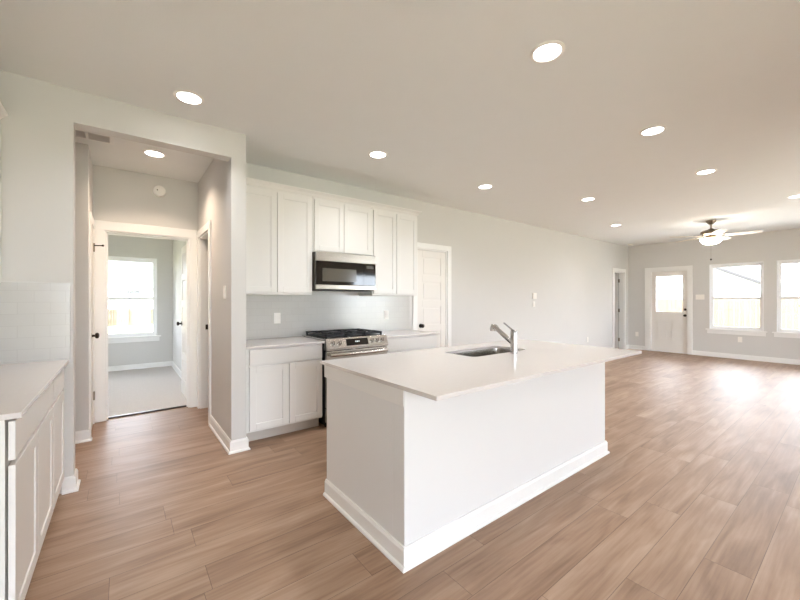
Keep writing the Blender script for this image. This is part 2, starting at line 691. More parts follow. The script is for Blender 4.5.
# ------------------------------------------------------------------ baseboards
PROF = [(0.0004, 0), (0.027, 0), (0.027, 0.010), (0.022, 0.017), (0.0145, 0.019), (0.0145, 0.089), (0.009, 0.100), (0.0085, 0.105), (0.0004, 0.105)]


def skirting(mb, path, side, prof=PROF):
    """baseboard profile swept along a floor path with mitred corners; side=1 -> board stands left of the path"""
    P = [Vector(p) for p in path]
    nrm = []
    for a, b in zip(P[:-1], P[1:]):
        d = (b - a).normalized()
        nrm.append(Vector((-d.y, d.x)) * side)
    vs, n = [], len(prof)
    for i, p in enumerate(P):
        if i == 0:
            m = nrm[0]
        elif i == len(P) - 1:
            m = nrm[-1]
        else:
            m = nrm[i - 1] + nrm[i]
            m = m / (1 + nrm[i - 1].dot(nrm[i]))
        for r, z in prof:
            q = p + m * r
            vs.append((q.x, q.y, z))
    fs = []
    for i in range(len(P) - 1):
        for k in range(n):
            l = (k + 1) % n
            fs.append((i * n + k, i * n + l, (i + 1) * n + l, (i + 1) * n + k))
    fs.append(tuple(range(n)))
    fs.append(tuple(range((len(P) - 1) * n, len(P) * n)))
    return mb.add(vs, fs)


def skirt(name, path, side, label):
    return struct(name, skirting(MB(), path, side), M['trim'], label, 'baseboard')


skirt('baseboard_hall_front', [(-0.322, YH), (HO0, YH), (HO0, YH + 0.12), (-0.9, YH + 0.12)], -1, 'white baseboard wrapped round the end of the wall by the left cabinets')
skirt('baseboard_hall_right', [(HO1, D4A - 0.082), (HO1, YH), (0.862, YH), (0.862, YH + 0.02)], -1, 'white baseboard round the stub wall by the white cabinets')
skirt('baseboard_hall_left', [(-2.0, 4.43), (HLX, 4.43), (HLX, 4.474)], -1, 'white baseboard on the wall corner inside the hall')
skirt('baseboard_kitchen', [(PD1 + 0.08, YK), (FD0 - 0.085, YK)], -1, 'white baseboard along the long pale wall')
skirt('baseboard_corner', [(FD1 + 0.085, YK), (XF, YK), (XF, ED1 + 0.124)], -1, 'white baseboard in the far corner between doorway and back door')
skirt('baseboard_far', [(XF, ED0 - 0.092), (XF, -3.2)], -1, 'white baseboard under the far windows')
skirt('baseboard_bedroom', [(-2.6, YBED), (0.79, YBED), (0.79, 6.0)], -1, 'white baseboard round the carpeted bedroom')


# ------------------------------------------------------------------ windows
def window(name, axis, a0, a1, z0, z1, n_in, n_out, label, sill=True):
    """single-hung window in a wall; n_in/n_out = wall face coordinates inside and outside"""
    s = 1 if n_out > n_in else -1
    am = (a0 + a1) / 2
    loc = (am, n_in, z0) if axis == 'y' else (n_in, am, z0)
    root = thing(name, label, 'window', loc, kind='structure')
    f0, f1 = n_in + s * 0.05, n_in + s * 0.12
    fw = 0.034
    mb = MB()
    mb.ab(axis, a0, a0 + fw, f0, f1, z0, z1)
    mb.ab(axis, a1 - fw, a1, f0, f1, z0, z1)
    mb.ab(axis, a0 + fw, a1 - fw, f0, f1, z0, z0 + 0.03)
    mb.ab(axis, a0 + fw, a1 - fw, f0, f1, z1 - fw, z1)
    # white reveal lining
    mb.ab(axis, a0, a0 + 0.012, n_in - s * 0.003, f0, z0, z1)
    mb.ab(axis, a1 - 0.012, a1, n_in - s * 0.003, f0, z0, z1)
    mb.ab(axis, a0, a1, n_in - s * 0.003, f0, z1 - 0.012, z1)
    mb.build('frame', M['vinyl'], root, 0.002)
    zm = z0 + (z1 - z0) * 0.475
    sw = 0.028
    for nm, b0, b1, rb, rt, q0, q1 in (('lower_sash', z0 + 0.03, zm + 0.03, 0.035, 0.055, f0 + s * 0.008, f0 + s * 0.033), ('upper_sash', zm - 0.022, z1 - fw, 0.05, 0.045, f0 + s * 0.035, f0 + s * 0.060)):
        mb = MB()
        mb.ab(axis, a0 + fw, a0 + fw + sw, q0, q1, b0, b1)
        mb.ab(axis, a1 - fw - sw, a1 - fw, q0, q1, b0, b1)
        mb.ab(axis, a0 + fw + sw, a1 - fw - sw, q0, q1, b0, b0 + rb)
        mb.ab(axis, a0 + fw + sw, a1 - fw - sw, q0, q1, b1 - rt, b1)
        so = mb.build(nm, M['vinyl'], root, 0.002)
        qm = (q0 + q1) / 2
        MB().ab(axis, a0 + fw + sw, a1 - fw - sw, qm - 0.002, qm + 0.002, b0 + rb, b1 - rt).build('pane', M['glass'], so)
    if sill:
        MB().ab(axis, a0 - 0.06, a1 + 0.06, n_in - s * 0.045, n_in - s * 0.0005, z0 - 0.022, z0).ab(axis, a0, a1, n_in - s * 0.0005, f0, z0 - 0.0005, z0 + 0.004).build('sill', M['trim'], root, 0.004)
        MB().ab(axis, a0 - 0.035, a1 + 0.035, n_in - s * 0.016, n_in - s * 0.0005, z0 - 0.105, z0 - 0.022).build('apron', M['trim'], root, 0.002)
    return root


window('window_1', 'x', WINS[0][0], WINS[0][1], WZ0, WZ1, XF, XF + 0.15, 'white single-hung window beside the back door on the far wall')
window('window_2', 'x', WINS[1][0], WINS[1][1], WZ0, WZ1, XF, XF + 0.15, 'white single-hung window cut by the right edge of the picture')
window('window_3', 'x', WINS[2][0], WINS[2][1], WZ0, WZ1, XF, XF + 0.15, 'added third white single-hung window of the far wall, outside the picture')  # unseen extra window, included to let more light into the room
window('window_4', 'y', BW0, BW1, BWZ0, BWZ1, YBED, YBED + 0.15, 'white bedroom window seen through the hall doorway')
window('window_5', 'x', 5.6, 6.5, WZ0, WZ1, XF, XF + 0.15, 'added window lighting the room beyond the far doorway')  # added so the open door leaf in the far doorway gets light

window('window_9', 'x', 6.0, 7.2, 0.7, 2.1, -2.6, -2.72, 'added side window lighting the bedroom, out of sight')  # unseen window put in to brighten the bedroom


def glass_door(name, a0, a1, label):
    root = thing(name, label, 'window', ((a0 + a1) / 2, YR, 0.02), kind='structure')
    z0, z1 = 0.02, 2.2
    y0, y1 = YR - 0.11, YR - 0.05
    mb = MB()
    am = (a0 + a1) / 2
    for x in (a0, am - 0.04, a1 - 0.08):
        mb.box(x, x + 0.08, y0, y1, z0, z1)
    mb.box(a0 + 0.08, a1 - 0.08, y0, y1, z0, z0 + 0.09)
    mb.box(a0 + 0.08, a1 - 0.08, y0, y1, z1 - 0.08, z1)
    mb.build('frame', M['vinyl'], root, 0.002)
    for x0, x1 in ((a0 + 0.08, am - 0.04), (am + 0.04, a1 - 0.08)):
        MB().box(x0, x1, YR - 0.082, YR - 0.078, z0 + 0.09, z1 - 0.08).build('pane', M['glass'], root)


glass_door('window_8', -0.9, 1.4, 'added glass doors right behind the viewer, lighting the left side')  # unseen opening added to light the left counter side
glass_door('window_7', 6.0, 8.4, 'glass doors behind the viewer, towards the far windows')

# ------------------------------------------------------------------ doors and casings
# pantry door on kitchen wall
struct('trim_1', casing('y', PD0, PD1, PDZ, YK, -1, 0.078), M['trim'], 'white casing round the pantry door beside the white upper cabinets', 'door casing', bevel=0.002)
mb = jamb(MB(), 'y', PD0, PD1, PDZ, YK + 0.001, YK + 0.119)
struct('trim_2', mb, M['trim'], 'white jamb of the pantry door', 'door jamb')
r = thing('door_1', 'closed white five-panel pantry door behind the right counter end', 'door', (PD0 + 0.02, YK + 0.012, 0.01), kind='structure')
panel_door(MB(), 'y', PD0 + 0.021, PD1 - 0.021, 0.01, PDZ - 0.022, YK + 0.012, YK + 0.047, stile=0.10).build('leaf', M['door'], r, 0.003)
knob(r, (PD0 + 0.085, YK + 0.012, 0.93), ('y', -1))
for z in (0.25, 1.03, 1.82):
    MB().cyl((PD1 - 0.02, YK + 0.004, z - 0.045), (PD1 - 0.02, YK + 0.004, z + 0.045), 0.005, n=10).build('hinge', M['trim'], r)

# far doorway in kitchen wall, leaf swung into the next room
struct('trim_3', casing('y', FD0, FD1, FDZ, YK, -1, 0.083), M['trim'], 'white casing round the open doorway at the far end of the long wall', 'door casing', bevel=0.002)
mb = jamb(MB(), 'y', FD0, FD1, FDZ, YK + 0.001, YK + 0.119)
struct('trim_4', mb, M['trim'], 'white jamb of the far open doorway', 'door jamb')
r = thing('door_2', 'white door standing open in the far doorway near the room corner', 'door', (FD1 - 0.02, YK + 0.13, 0.01), kind='structure')
panel_door(MB(), 'x', YK + 0.135, YK + 0.72, 0.01, FDZ - 0.022, FD1 - 0.062, FD1 - 0.027, stile=0.10).build('leaf', M['door'], r, 0.003)
knob(r, (FD1 - 0.062, YK + 0.65, 0.93), ('x', -1))
for z in (0.25, 1.03, 1.82):
    MB().box(FD1 - 0.030, FD1 - 0.0185, YK + 0.10, YK + 0.140, z - 0.045, z + 0.045).build('hinge', M['nickel'], r)

# back door on far wall
mb = casing('x', ED0, ED1, EDZ, XF, -1, 0.09, wr=0.122)
struct('trim_5', mb, M['trim'], 'white casing round the half-glass back door', 'door casing', bevel=0.002)
mb = jamb(MB(), 'x', ED0, ED1, EDZ, XF + 0.001, XF + 0.149, 0.02)
mb.box(XF + 0.02, XF + 0.149, ED0 + 0.02, ED1 - 0.02, 0, 0.022)
struct('trim_6', mb, M['trim'], 'white jamb and sill of the back door', 'door jamb')
r = thing('door_3', 'white half-glass back door with two lower panels on the far wall', 'door', (XF + 0.03, (ED0 + ED1) / 2, 0.024), kind='structure')
e0, e1, ez0, ez1 = ED0 + 0.022, ED1 - 0.022, 0.024, EDZ - 0.022
gx0, gx1, gz0, gz1 = 2.815, 3.367, 1.01, 1.90
f0, f1 = XF + 0.03, XF + 0.075
mb = MB()
mb.box(f0, f1, e0, gx0, ez0, ez1).box(f0, f1, gx1, e1, ez0, ez1)
mb.box(f0, f1, gx0, gx1, gz1, ez1).box(f0, f1, gx0, gx1, ez0, gz0)
for a, b in ((2.835, 3.035), (3.145, 3.345)):
    for i, (d, t) in enumerate(((0.0, 0.010), (0.03, 0.010))):
        z0, z1 = 0.32 + d, 0.81 - d
        if i == 0:
            mb.box(f0 - t, f0, a, a + 0.022, z0, z1).box(f0 - t, f0, b - 0.022, b, z0, z1)
            mb.box(f0 - t, f0, a + 0.022, b - 0.022, z0, z0 + 0.022).box(f0 - t, f0, a + 0.022, b - 0.022, z1 - 0.022, z1)
        else:
            mb.box(f0 - 0.003, f0, a + d + 0.01, b - d - 0.01, z0 + 0.01, z1 - 0.01)
mb.build('leaf', M['door'], r, 0.002)
mb = MB()
g = 0.028
mb.box(f0 - 0.010, f0, gx0 - g, gx0, gz0 - g, gz1 + g).box(f0 - 0.010, f0, gx1, gx1 + g, gz0 - g, gz1 + g)
mb.box(f0 - 0.010, f0, gx0, gx1, gz0 - g, gz0).box(f0 - 0.010, f0, gx0, gx1, gz1, gz1 + g)
mb.build('glass_frame', M['door'], r, 0.003)
MB().box(f0 + 0.018, f0 + 0.024, gx0, gx1, gz0, gz1).build('pane', M['glass'], r)
knob(r, (f0, 2.763, 0.93), ('x', -1))
MB().lathe([(0, 0), (0.029, 0), (0.029, -0.012), (0.022, -0.02), (0, -0.021)], (f0, 2.763, 1.075), 20, 'x').build('deadbolt', M['bronze'], r)

# bedroom doorway in the hall
mb = casing('y', BD0, BD1, 2.06, YB, -1, 0.10, wl=0.086, wr=0.082)
struct('trim_7', mb, M['trim'], 'white casing round the bedroom doorway at the hall end', 'door casing', bevel=0.002)
mb = jamb(MB(), 'y', BD0, BD1, 2.06, YB + 0.001, YB + 0.119)
mb.box(BD0 + 0.018, BD0 + 0.030, YB + 0.05, YB + 0.075, 0, 2.042).box(BD1 - 0.030, BD1 - 0.018, YB + 0.05, YB + 0.075, 0, 2.042)
mb.box(BD0 + 0.03, BD1 - 0.03, YB + 0.05, YB + 0.075, 2.030, 2.042)
struct('trim_8', mb, M['trim'], 'white jamb of the bedroom doorway', 'door jamb')
r = thing('door_4', 'white bedroom door swung open into the carpeted room', 'door', (BD1, YB + 0.13, 0.02), kind='structure')
panel_door(MB(), 'x', YB + 0.135, YB + 0.855, 0.02, 2.035, BD1 + 0.004, BD1 + 0.039, stile=0.10).build('leaf', M['door'], r, 0.003)
knob(r, (BD1 + 0.004, YB + 0.79, 0.98), ('x', -1))
knob(r, (BD1 + 0.039, YB + 0.79, 0.98), ('x', 1))
for z in (0.28, 0.985, 1.80):
    MB().box(BD1 - 0.017, BD1 + 0.003, YB + 0.112, YB + 0.136, z - 0.045, z + 0.045).build('hinge', M['bronze'], r)
# threshold strip between plank and carpet
struct('trim_9', MB().box(BD0 + 0.018, BD1 - 0.018, YB + 0.055, YB + 0.089, 0.0, 0.016), M['bronze'], 'thin metal strip where plank floor meets carpet', 'threshold', bevel=0.003)

# doorway on the hall's right side
mb = MB()
mb.ab('x', D4A - 0.08, D4A, 0.74, 0.722, 0, 2.06)
mb.ab('x', D4B, D4B + 0.083, 0.74, 0.722, 0, 2.06)
mb.ab('x', D4A - 0.08, D4B + 0.083, 0.74, 0.722, 2.06, 2.14)
struct('trim_10', mb, M['trim'], 'white casing round the doorway in the hall right wall', 'door casing', bevel=0.002)
mb = jamb(MB(), 'x', D4A, D4B, 2.06, 0.741, 0.859)
struct('trim_11', mb, M['trim'], 'white jamb of the hall side doorway', 'door jamb')
o = MB().box(0.80, 0.83, D4B - 0.020, D4B - 0.0175, 0.95, 1.01).build('strike_plate', M['bronze'])
tag(o, 'small dark strike plate on the jamb of the hall side doorway', 'strike plate')

# closet door on the hall's left side
mb = MB()
X0 = HLX
mb.ab('x', 4.475, 4.53, X0, X0 + 0.018, 0, 2.06)
mb.ab('x', 4.985, 5.03, X0, X0 + 0.018, 0, 2.06)
mb.ab('x', 4.475, 5.03, X0, X0 + 0.018, 2.06, 2.14)
struct('trim_12', mb, M['trim'], 'white casing round the closet door on the hall left side', 'door casing', bevel=0.002)
r = thing('door_5', 'white closet door seen edge-on at the hall left side', 'door', (X0 + 0.001, 4.75, 0.012), kind='structure')
mb = MB()
mb.ab('x', 4.533, 4.982, X0 + 0.001, X0 + 0.008, 0.012, 2.057)
for z0, z1 in ((0.2, 0.5), (0.6, 0.85), (1.02, 1.28), (1.38, 1.62), (1.72, 1.95)):
    mb.ab('x', 4.62, 4.90, X0 + 0.008, X0 + 0.011, z0, z1)
mb.build('leaf', M['door'], r, 0.002)
knob(r, (X0 + 0.008, 4.60, 0.96), ('x', 1))
for z in (0.30, 1.86):
    MB().box(X0 + 0.004, X0 + 0.022, 4.975, 4.99, z - 0.045, z + 0.045).build('hinge', M['nickel'], r)
MB().cyl((X0 + 0.02, 4.97, 1.88), (X0 + 0.085, 4.93, 1.88), 0.006, n=10).cyl((X0 + 0.085, 4.93, 1.88), (X0 + 0.095, 4.925, 1.88), 0.011, n=10).build('door_stop', M['bronze'], r)


# ------------------------------------------------------------------ kitchen cabinets
ZC = 0.89       # worktop height
FB = 3.40       # base door faces
ZD0, ZD1, ZR0, ZR1 = 0.125, 0.700, 0.718, 0.858


def base_cabinet(label, axis, a0, a1, front, back, sgn, doors, group=None, dz=0.0):
    """base cabinet: body, toe kick, one wide drawer front, shaker doors; doors = list of (a0,a1)"""
    am, nm = (a0 + a1) / 2, (front + back) / 2
    loc = (am, nm, 0) if axis == 'y' else (nm, am, 0)
    r = thing('base_cabinet', label, 'cabinet', loc, group)
    face = front - sgn * 0.0255     # face frame stands behind the door backs
    MB().ab(axis, a0, a1, face, back, 0.105, ZC + dz - 0.022).build('body', M['cab'], r, 0.001)
    MB().ab(axis, a0 + 0.002, a1 - 0.002, face - sgn * 0.075, face - sgn * 0.090, 0, 0.105).build('toe_kick', M['toe'], r)
    e = 0.012
    MB().ab(axis, doors[0][0], doors[-1][1], front - sgn * 0.019, front, ZR0 + dz, ZR1 + dz).build('drawer', M['cab'], r, 0.0025)
    for d0, d1 in doors:
        shaker(MB(), axis, d0, d1, ZD0, ZD1 + dz, front, sgn).build('door', M['cab'], r, 0.0018)
    return r


base_cabinet('white two-door base cabinet with one drawer, left of the gas range', 'y', 0.885, 1.622, FB, YK - 0.002, -1, [(0.908, 1.266), (1.274, 1.614)])
base_cabinet('white base cabinet right of the gas range, mostly hidden by the island', 'y', 2.402, 3.215, FB, YK - 0.002, -1, [(2.412, 2.805), (2.812, 3.205)])
LF = -0.305
base_cabinet('white two-door base cabinet at the near end of the left counter', 'x', 1.873, 2.795, LF, XL + 0.002, 1, [(1.880, 2.330), (2.337, 2.788)], dz=0.013)
base_cabinet('white single-door base cabinet at the hall end of the left counter', 'x', 2.797, 3.315, LF, XL + 0.002, 1, [(2.806, 3.262)], dz=0.013)


def slab(mb, x0, x1, y0, y1, z0, z1):
    return mb.box(x0, x1, y0, y1, z0, z1)


o = MB().box(XL + 0.001, -0.288, 1.866, YH - 0.001, ZC - 0.0085, ZC + 0.013).build('countertop', M['quartz'], None, 0.002)
tag(o, 'pale quartz countertop along the left wall, up to the hall opening', 'countertop')
o = MB().box(0.861, 1.629, 3.37, YK - 0.001, ZC - 0.0215, ZC).build('countertop', M['quartz'], None, 0.002)
tag(o, 'pale quartz countertop left of the gas range', 'countertop')
o = MB().box(2.396, 3.232, 3.37, YK - 0.001, ZC - 0.0215, ZC).build('countertop', M['quartz'], None, 0.002)
tag(o, 'pale quartz countertop right of the gas range, below the pantry door knob', 'countertop')

# backsplashes
o = MB().box(0.861, 3.232, YK - 0.011, YK - 0.001, ZC + 0.0005, 1.385).build('tile_backsplash', M['tilex'])
tag(o, 'light grey glossy subway tile backsplash behind the gas range', 'backsplash', kind='structure')
o = MB().box(XL + 0.001, -0.281, YH - 0.011, YH - 0.001, ZC + 0.0135, 1.421).build('tile_backsplash', M['tilex'])
tag(o, 'light grey subway tile backsplash on the wall end above the left counter', 'backsplash', kind='structure')


def upper_cabinet(label, axis, a0, a1, front, back, sgn, z0, z1, doors, zd0, zd1):
    am, nm = (a0 + a1) / 2, (front + back) / 2
    loc = (am, nm, z0) if axis == 'y' else (nm, am, z0)
    r = thing('upper_cabinet', label, 'cabinet', loc)
    face = front - sgn * 0.0215
    MB().ab(axis, a0, a1, face, back, z0, z1).build('body', M['cab'], r, 0.001)
    for d0, d1 in doors:
        shaker(MB(), axis, d0, d1, zd0, zd1, front, sgn).build('door', M['cab'], r, 0.0018)
    return r


FU = 3.66
upper_cabinet('tall white two-door upper cabinet between hall corner and microwave', 'y', 0.861, 1.628, FU, YK - 0.002, -1, 1.362, 2.425, [(0.885, 1.240), (1.248, 1.620)], 1.385, 2.398)
upper_cabinet('short white two-door upper cabinet above the microwave', 'y', 1.631, 2.393, FU, YK - 0.002, -1, 1.832, 2.425, [(1.648, 2.002), (2.009, 2.384)], 1.845, 2.398)
upper_cabinet('tall white two-door upper cabinet between microwave and pantry door', 'y', 2.396, 3.108, FU, YK - 0.002, -1, 1.362, 2.425, [(2.412, 2.752), (2.760, 3.098)], 1.385, 2.398)
# light rail under the tall uppers (part of crown set: separate continuous crown on top)
CROWN = [(0.0, 0.0), (0.010, 0.0), (0.013, 0.008), (0.022, 0.024), (0.036, 0.036), (0.044, 0.042), (0.048, 0.046), (0.048, 0.056), (0.0, 0.056)]
mb = MB()
skirting(mb, [(0.862, FU + 0.0215), (3.108, FU + 0.0215), (3.108, YK - 0.002)], -1, [(r + 0.0004, z + 2.4256) for r, z in CROWN])
mb.box(0.862, 3.108, FU + 0.0215, YK - 0.002, 2.4256, 2.4816)
o = mb.build('trim_13', M['cab'])
tag(o, 'white crown moulding along the top of the cooking-wall upper cabinets', 'crown moulding', kind='structure')

LU = -0.60
upper_cabinet('white upper cabinet on the left wall, cut by the left picture edge', 'x', 1.905, YH - 0.003, LU, XL + 0.002, 1, 1.405, 2.425, [(1.915, 2.60), (2.61, 3.31)], 1.415, 2.398)
mb = MB()
skirting(mb, [(XL + 0.002, 1.905), (LU - 0.0215, 1.905), (LU - 0.0215, YH - 0.003)], -1, [(r + 0.0004, z + 2.4256) for r, z in CROWN])
mb.box(XL + 0.002, LU - 0.0215, 1.905, YH - 0.003, 2.4256, 2.4816)
o = mb.build('trim_14', M['cab'])
tag(o, 'white crown moulding on the left wall upper cabinet', 'crown moulding', kind='structure')

# ------------------------------------------------------------------ microwave
mx0, mx1, mf, mz0, mz1 = 1.634, 2.390, 3.59, 1.412, 1.829
r = thing('microwave', 'stainless over-the-range microwave with black glass door under the short cabinet', 'microwave', ((mx0 + mx1) / 2, 3.8, mz0))
MB().box(mx0 + 0.004, mx1 - 0.004, mf + 0.03, YK - 0.013, mz0 + 0.006, mz1 - 0.002).build('body', M['darkside'], r, 0.003)
MB().box(mx0, mx1, mf, mf + 0.029, 1.728, mz1 - 0.001).build('top_grille', M['steel'], r, 0.004)
dx1 = 2.225
d = MB().box(mx0, dx1, mf + 0.001, mf + 0.029, 1.474, 1.7265).build('door', M['blackglass'], r, 0.002)
MB().box(1.706, 2.125, mf - 0.0005, mf + 0.001, 1.510, 1.652).build('door_window', M['micwin'], d)
cp = MB().box(dx1 + 0.002, mx1, mf + 0.001, mf + 0.029, 1.474, 1.7265).build('control_panel', M['blackglass'], r, 0.002)
mb = MB()
for i in range(5):
    for j in range(3):
        mb.box(2.262 + j * 0.036, 2.288 + j * 0.036, mf - 0.0004, mf + 0.001, 1.490 + i * 0.034, 1.512 + i * 0.034)
mb.build('keypad', M['blackglass'], cp)
MB().box(2.262, 2.360, mf - 0.0004, mf + 0.001, 1.672, 1.708).build('display', M['micwin'], cp)
MB().box(mx0, mx1, mf, mf + 0.029, 1.424, 1.4725).build('bottom_strip', M['steel'], r, 0.004)
MB().box(mx0 + 0.02, mx1 - 0.02, mf + 0.01, mf + 0.34, mz0, mz0 + 0.006).build('underside_vent', M['black'], r)

# ------------------------------------------------------------------ gas range
rx0, rx1, rf = 1.634, 2.391, 3.345
r = thing('gas_range', 'stainless slide-in gas range with black grates and front control panel', 'range', ((rx0 + rx1) / 2, 3.67, 0))
MB().box(rx0 + 0.010, rx1 - 0.006, rf + 0.05, YK - 0.014, 0.02, 0.886).build('body', M['black'], r, 0.003)
# sloped control panel
px0, px1 = rx0 + 0.001, rx1 - 0.001
pan = [(px0, rf - 0.012, 0.792), (px0, rf - 0.012, 0.815), (px0, rf + 0.022, 0.912), (px0, rf + 0.06, 0.912), (px0, rf + 0.06, 0.792)]
MB().prism(pan, (px1 - px0, 0, 0)).build('control_panel', M['steelbright'], r, 0.003)
nrm = Vector((0, -(0.912 - 0.815), 0.034)).normalized()
nrm = Vector((0, -0.943, 0.331)).normalized()
slope = Vector((0, 0.034, 0.097)).normalized()


def on_panel(x, t, d=0.0):
    p = Vector((x, rf - 0.012, 0.815)) + slope * t
    return p + nrm * d


a, b = 1.862, 2.128
q = [on_panel(a, 0.014, 0.001), on_panel(b, 0.014, 0.001), on_panel(b, 0.086, 0.001), on_panel(a, 0.086, 0.001)]
disp = MB().prism(q, nrm * 0.002).build('display', M['blackglass'], r)
for i, x in enumerate((1.972, 1.990, 2.010)):
    q = [on_panel(x, 0.048, 0.0032), on_panel(x + 0.008, 0.048, 0.0032), on_panel(x + 0.008, 0.060, 0.0032), on_panel(x, 0.060, 0.0032)]
    MB().prism(q, nrm * 0.0004).build('digit', M['digit'], disp)
for x in (1.712, 1.790, 2.188, 2.252, 2.318):
    p = on_panel(x, 0.05, 0.001)
    k = MB().cyl(p, p + nrm * 0.006, 0.027, 0.026, 20).cyl(p + nrm * 0.006, p + nrm * 0.032, 0.021, 0.019, 20).build('knob', M['chrome'], r)
    sl = Vector((1, 0, 0))
    g0 = p + nrm * 0.032
    MB().prism([g0 - sl * 0.005 - slope * 0.019, g0 + sl * 0.005 - slope * 0.019, g0 + sl * 0.005 + slope * 0.019, g0 - sl * 0.005 + slope * 0.019], nrm * 0.010).build('grip', M['steelbright'], k, 0.001)
# oven door
d = MB().box(rx0 + 0.004, rx1 - 0.004, rf + 0.005, rf + 0.049, 0.205, 0.785).build('oven_door', M['steelbright'], r, 0.004)
MB().box(1.735, 2.29, rf + 0.003, rf + 0.006, 0.33, 0.64).build('oven_window', M['blackglass'], d)
hz = 0.748
pts = [(rx0 + 0.03 + (rx1 - rx0 - 0.06) * i / 14, rf - 0.032 - 0.012 * math.sin(math.pi * i / 14), hz) for i in range(15)]
mb = MB().tube(pts, 0.0175, 14)
for x in (rx0 + 0.045, rx1 - 0.045):
    mb.box(x - 0.012, x + 0.012, rf - 0.034, rf + 0.006, hz - 0.011, hz + 0.011)
mb.build('handle', M['steelbright'], d, 0.0)
MB().box(rx0 + 0.004, rx1 - 0.004, rf + 0.008, rf + 0.049, 0.06, 0.200).build('drawer', M['steelbright'], r, 0.004)
# cooktop
MB().box(rx0 - 0.012 + 0.013, rx1 + 0.0, rf + 0.025, YK - 0.016, 0.8925, 0.907).build('cooktop', M['steelbright'], r, 0.004)
MB().box(rx0 + 0.03, rx1 - 0.03, rf + 0.07, YK - 0.06, 0.907, 0.910).build('burner_pan', M['black'], r, 0.001)
gy0, gy1 = rf + 0.075, YK - 0.07
gw = (rx1 - rx0 - 0.05) / 3
for i in range(3):
    g0 = rx0 + 0.025 + i * gw + 0.003
    g1 = g0 + gw - 0.006
    mb = MB()
    zt0, zt1 = 0.930, 0.951
    th = 0.018
    mb.box(g0, g0 + th, gy0, gy1, zt0, zt1).box(g1 - th, g1, gy0, gy1, zt0, zt1)
    for yy in (gy0, (gy0 + gy1) / 2 - th / 2, gy1 - th):
        mb.box(g0, g1, yy, yy + th, zt0, zt1)
    gm = (g0 + g1) / 2
    for cy in (gy0 + (gy1 - gy0) * 0.27, gy0 + (gy1 - gy0) * 0.73):
        mb.box(g0 + th, gm - 0.03, cy - 0.006, cy + 0.006, zt0, zt1 + 0.004).box(gm + 0.03, g1 - th, cy - 0.006, cy + 0.006, zt0, zt1 + 0.004)
        mb.box(gm - 0.006, gm + 0.006, cy - 0.10, cy - 0.03, zt0, zt1 + 0.004).box(gm - 0.006, gm + 0.006, cy + 0.03, cy + 0.10, zt0, zt1 + 0.004)
    for gx in (g0, g1 - th):
        for yy in (gy0, gy1 - th):
            mb.box(gx, gx + th, yy, yy + th, 0.909, zt0)
    mb.build('grate', M['iron'], r, 0.002)
    for cy in (gy0 + (gy1 - gy0) * 0.27, gy0 + (gy1 - gy0) * 0.73):
        if i == 1 and cy > (gy0 + gy1) / 2:
            continue
        MB().lathe([(0, 0.0), (0.045, 0.0), (0.045, 0.008), (0.034, 0.010), (0.034, 0.018), (0.0, 0.019)], (gm, cy, 0.9095), 24).build('burner', M['iron'], r)
for x in (rx0 + 0.04, rx1 - 0.07):
    for y in (rf + 0.09, YK - 0.09):
        MB().cyl((x, y, 0), (x, y, 0.06), 0.018, n=12).build('foot', M['black'], r)

# ------------------------------------------------------------------ island
iX0, iX1, iY0, iY1 = 1.092, 3.275, 1.388, 2.262
r = thing('kitchen_island', 'white kitchen island with panelled sides and baseboard in the room centre', 'kitchen island', ((iX0 + iX1) / 2, 1.8, 0))
ZT = ZC - 0.0215
mb = MB()
mb.box(iX0, iX1, iY0, iY0 + 0.10, 0, ZT)
mb.box(iX0, iX0 + 0.02, iY0 + 0.10, 2.235, 0, ZT).box(iX1 - 0.02, iX1, iY0 + 0.10, 2.235, 0, ZT)
mb.box(iX0 + 0.02, iX1 - 0.02, 2.215, 2.235, 0.105, ZT)
mb.box(iX0 + 0.02, iX1 - 0.02, iY0 + 0.10, 2.215, 0.09, 0.105)
mb.box(iX0 + 0.02, iX1 - 0.02, 2.145, 2.16, 0, 0.09)
mb.build('body', M['island'], r, 0.0025)
# trim board under the worktop on the short ends
for x0, x1, nm in ((iX0 - 0.005, iX0 - 0.0003, 'end_trim'), (iX1 + 0.0003, iX1 + 0.005, 'end_trim')):
    MB().box(x0, x1, iY0 + 0.001, 2.262, 0.785, ZT).build(nm, M['cab'], r, 0.002)


skirting(MB(), [(iX0, 2.235), (iX0, iY0), (iX1, iY0), (iX1, 2.235)], -1).build('baseboard', M['trim'], r)
# kitchen side: dishwasher bay, sink doors, drawers
xs = [(1.118, 1.70), (1.725, 2.165), (2.172, 2.612), (2.635, 3.248)]
for i, (a, b) in enumerate(xs):
    if i in (1, 2):
        shaker(MB(), 'y', a, b, ZD0, ZR1, 2.2565, 1).build('door', M['cab'], r, 0.0018)
    else:
        shaker(MB(), 'y', a, b, ZD0, ZD1, 2.2565, 1).build('door', M['cab'], r, 0.0018)
        MB().box(a, b, 2.2375, 2.2565, ZR0, ZR1).build('drawer', M['cab'], r, 0.0025)


def rounded_rect(x0, x1, y0, y1, rad, n=6):
    pts = []
    for cx, cy, a0 in ((x1 - rad, y1 - rad, 0), (x0 + rad, y1 - rad, 90), (x0 + rad, y0 + rad, 180), (x1 - rad, y0 + rad, 270)):
        for i in range(n + 1):
            t = math.radians(a0 + 90 * i / n)
            pts.append((cx + rad * math.cos(t), cy + rad * math.sin(t)))
    return pts


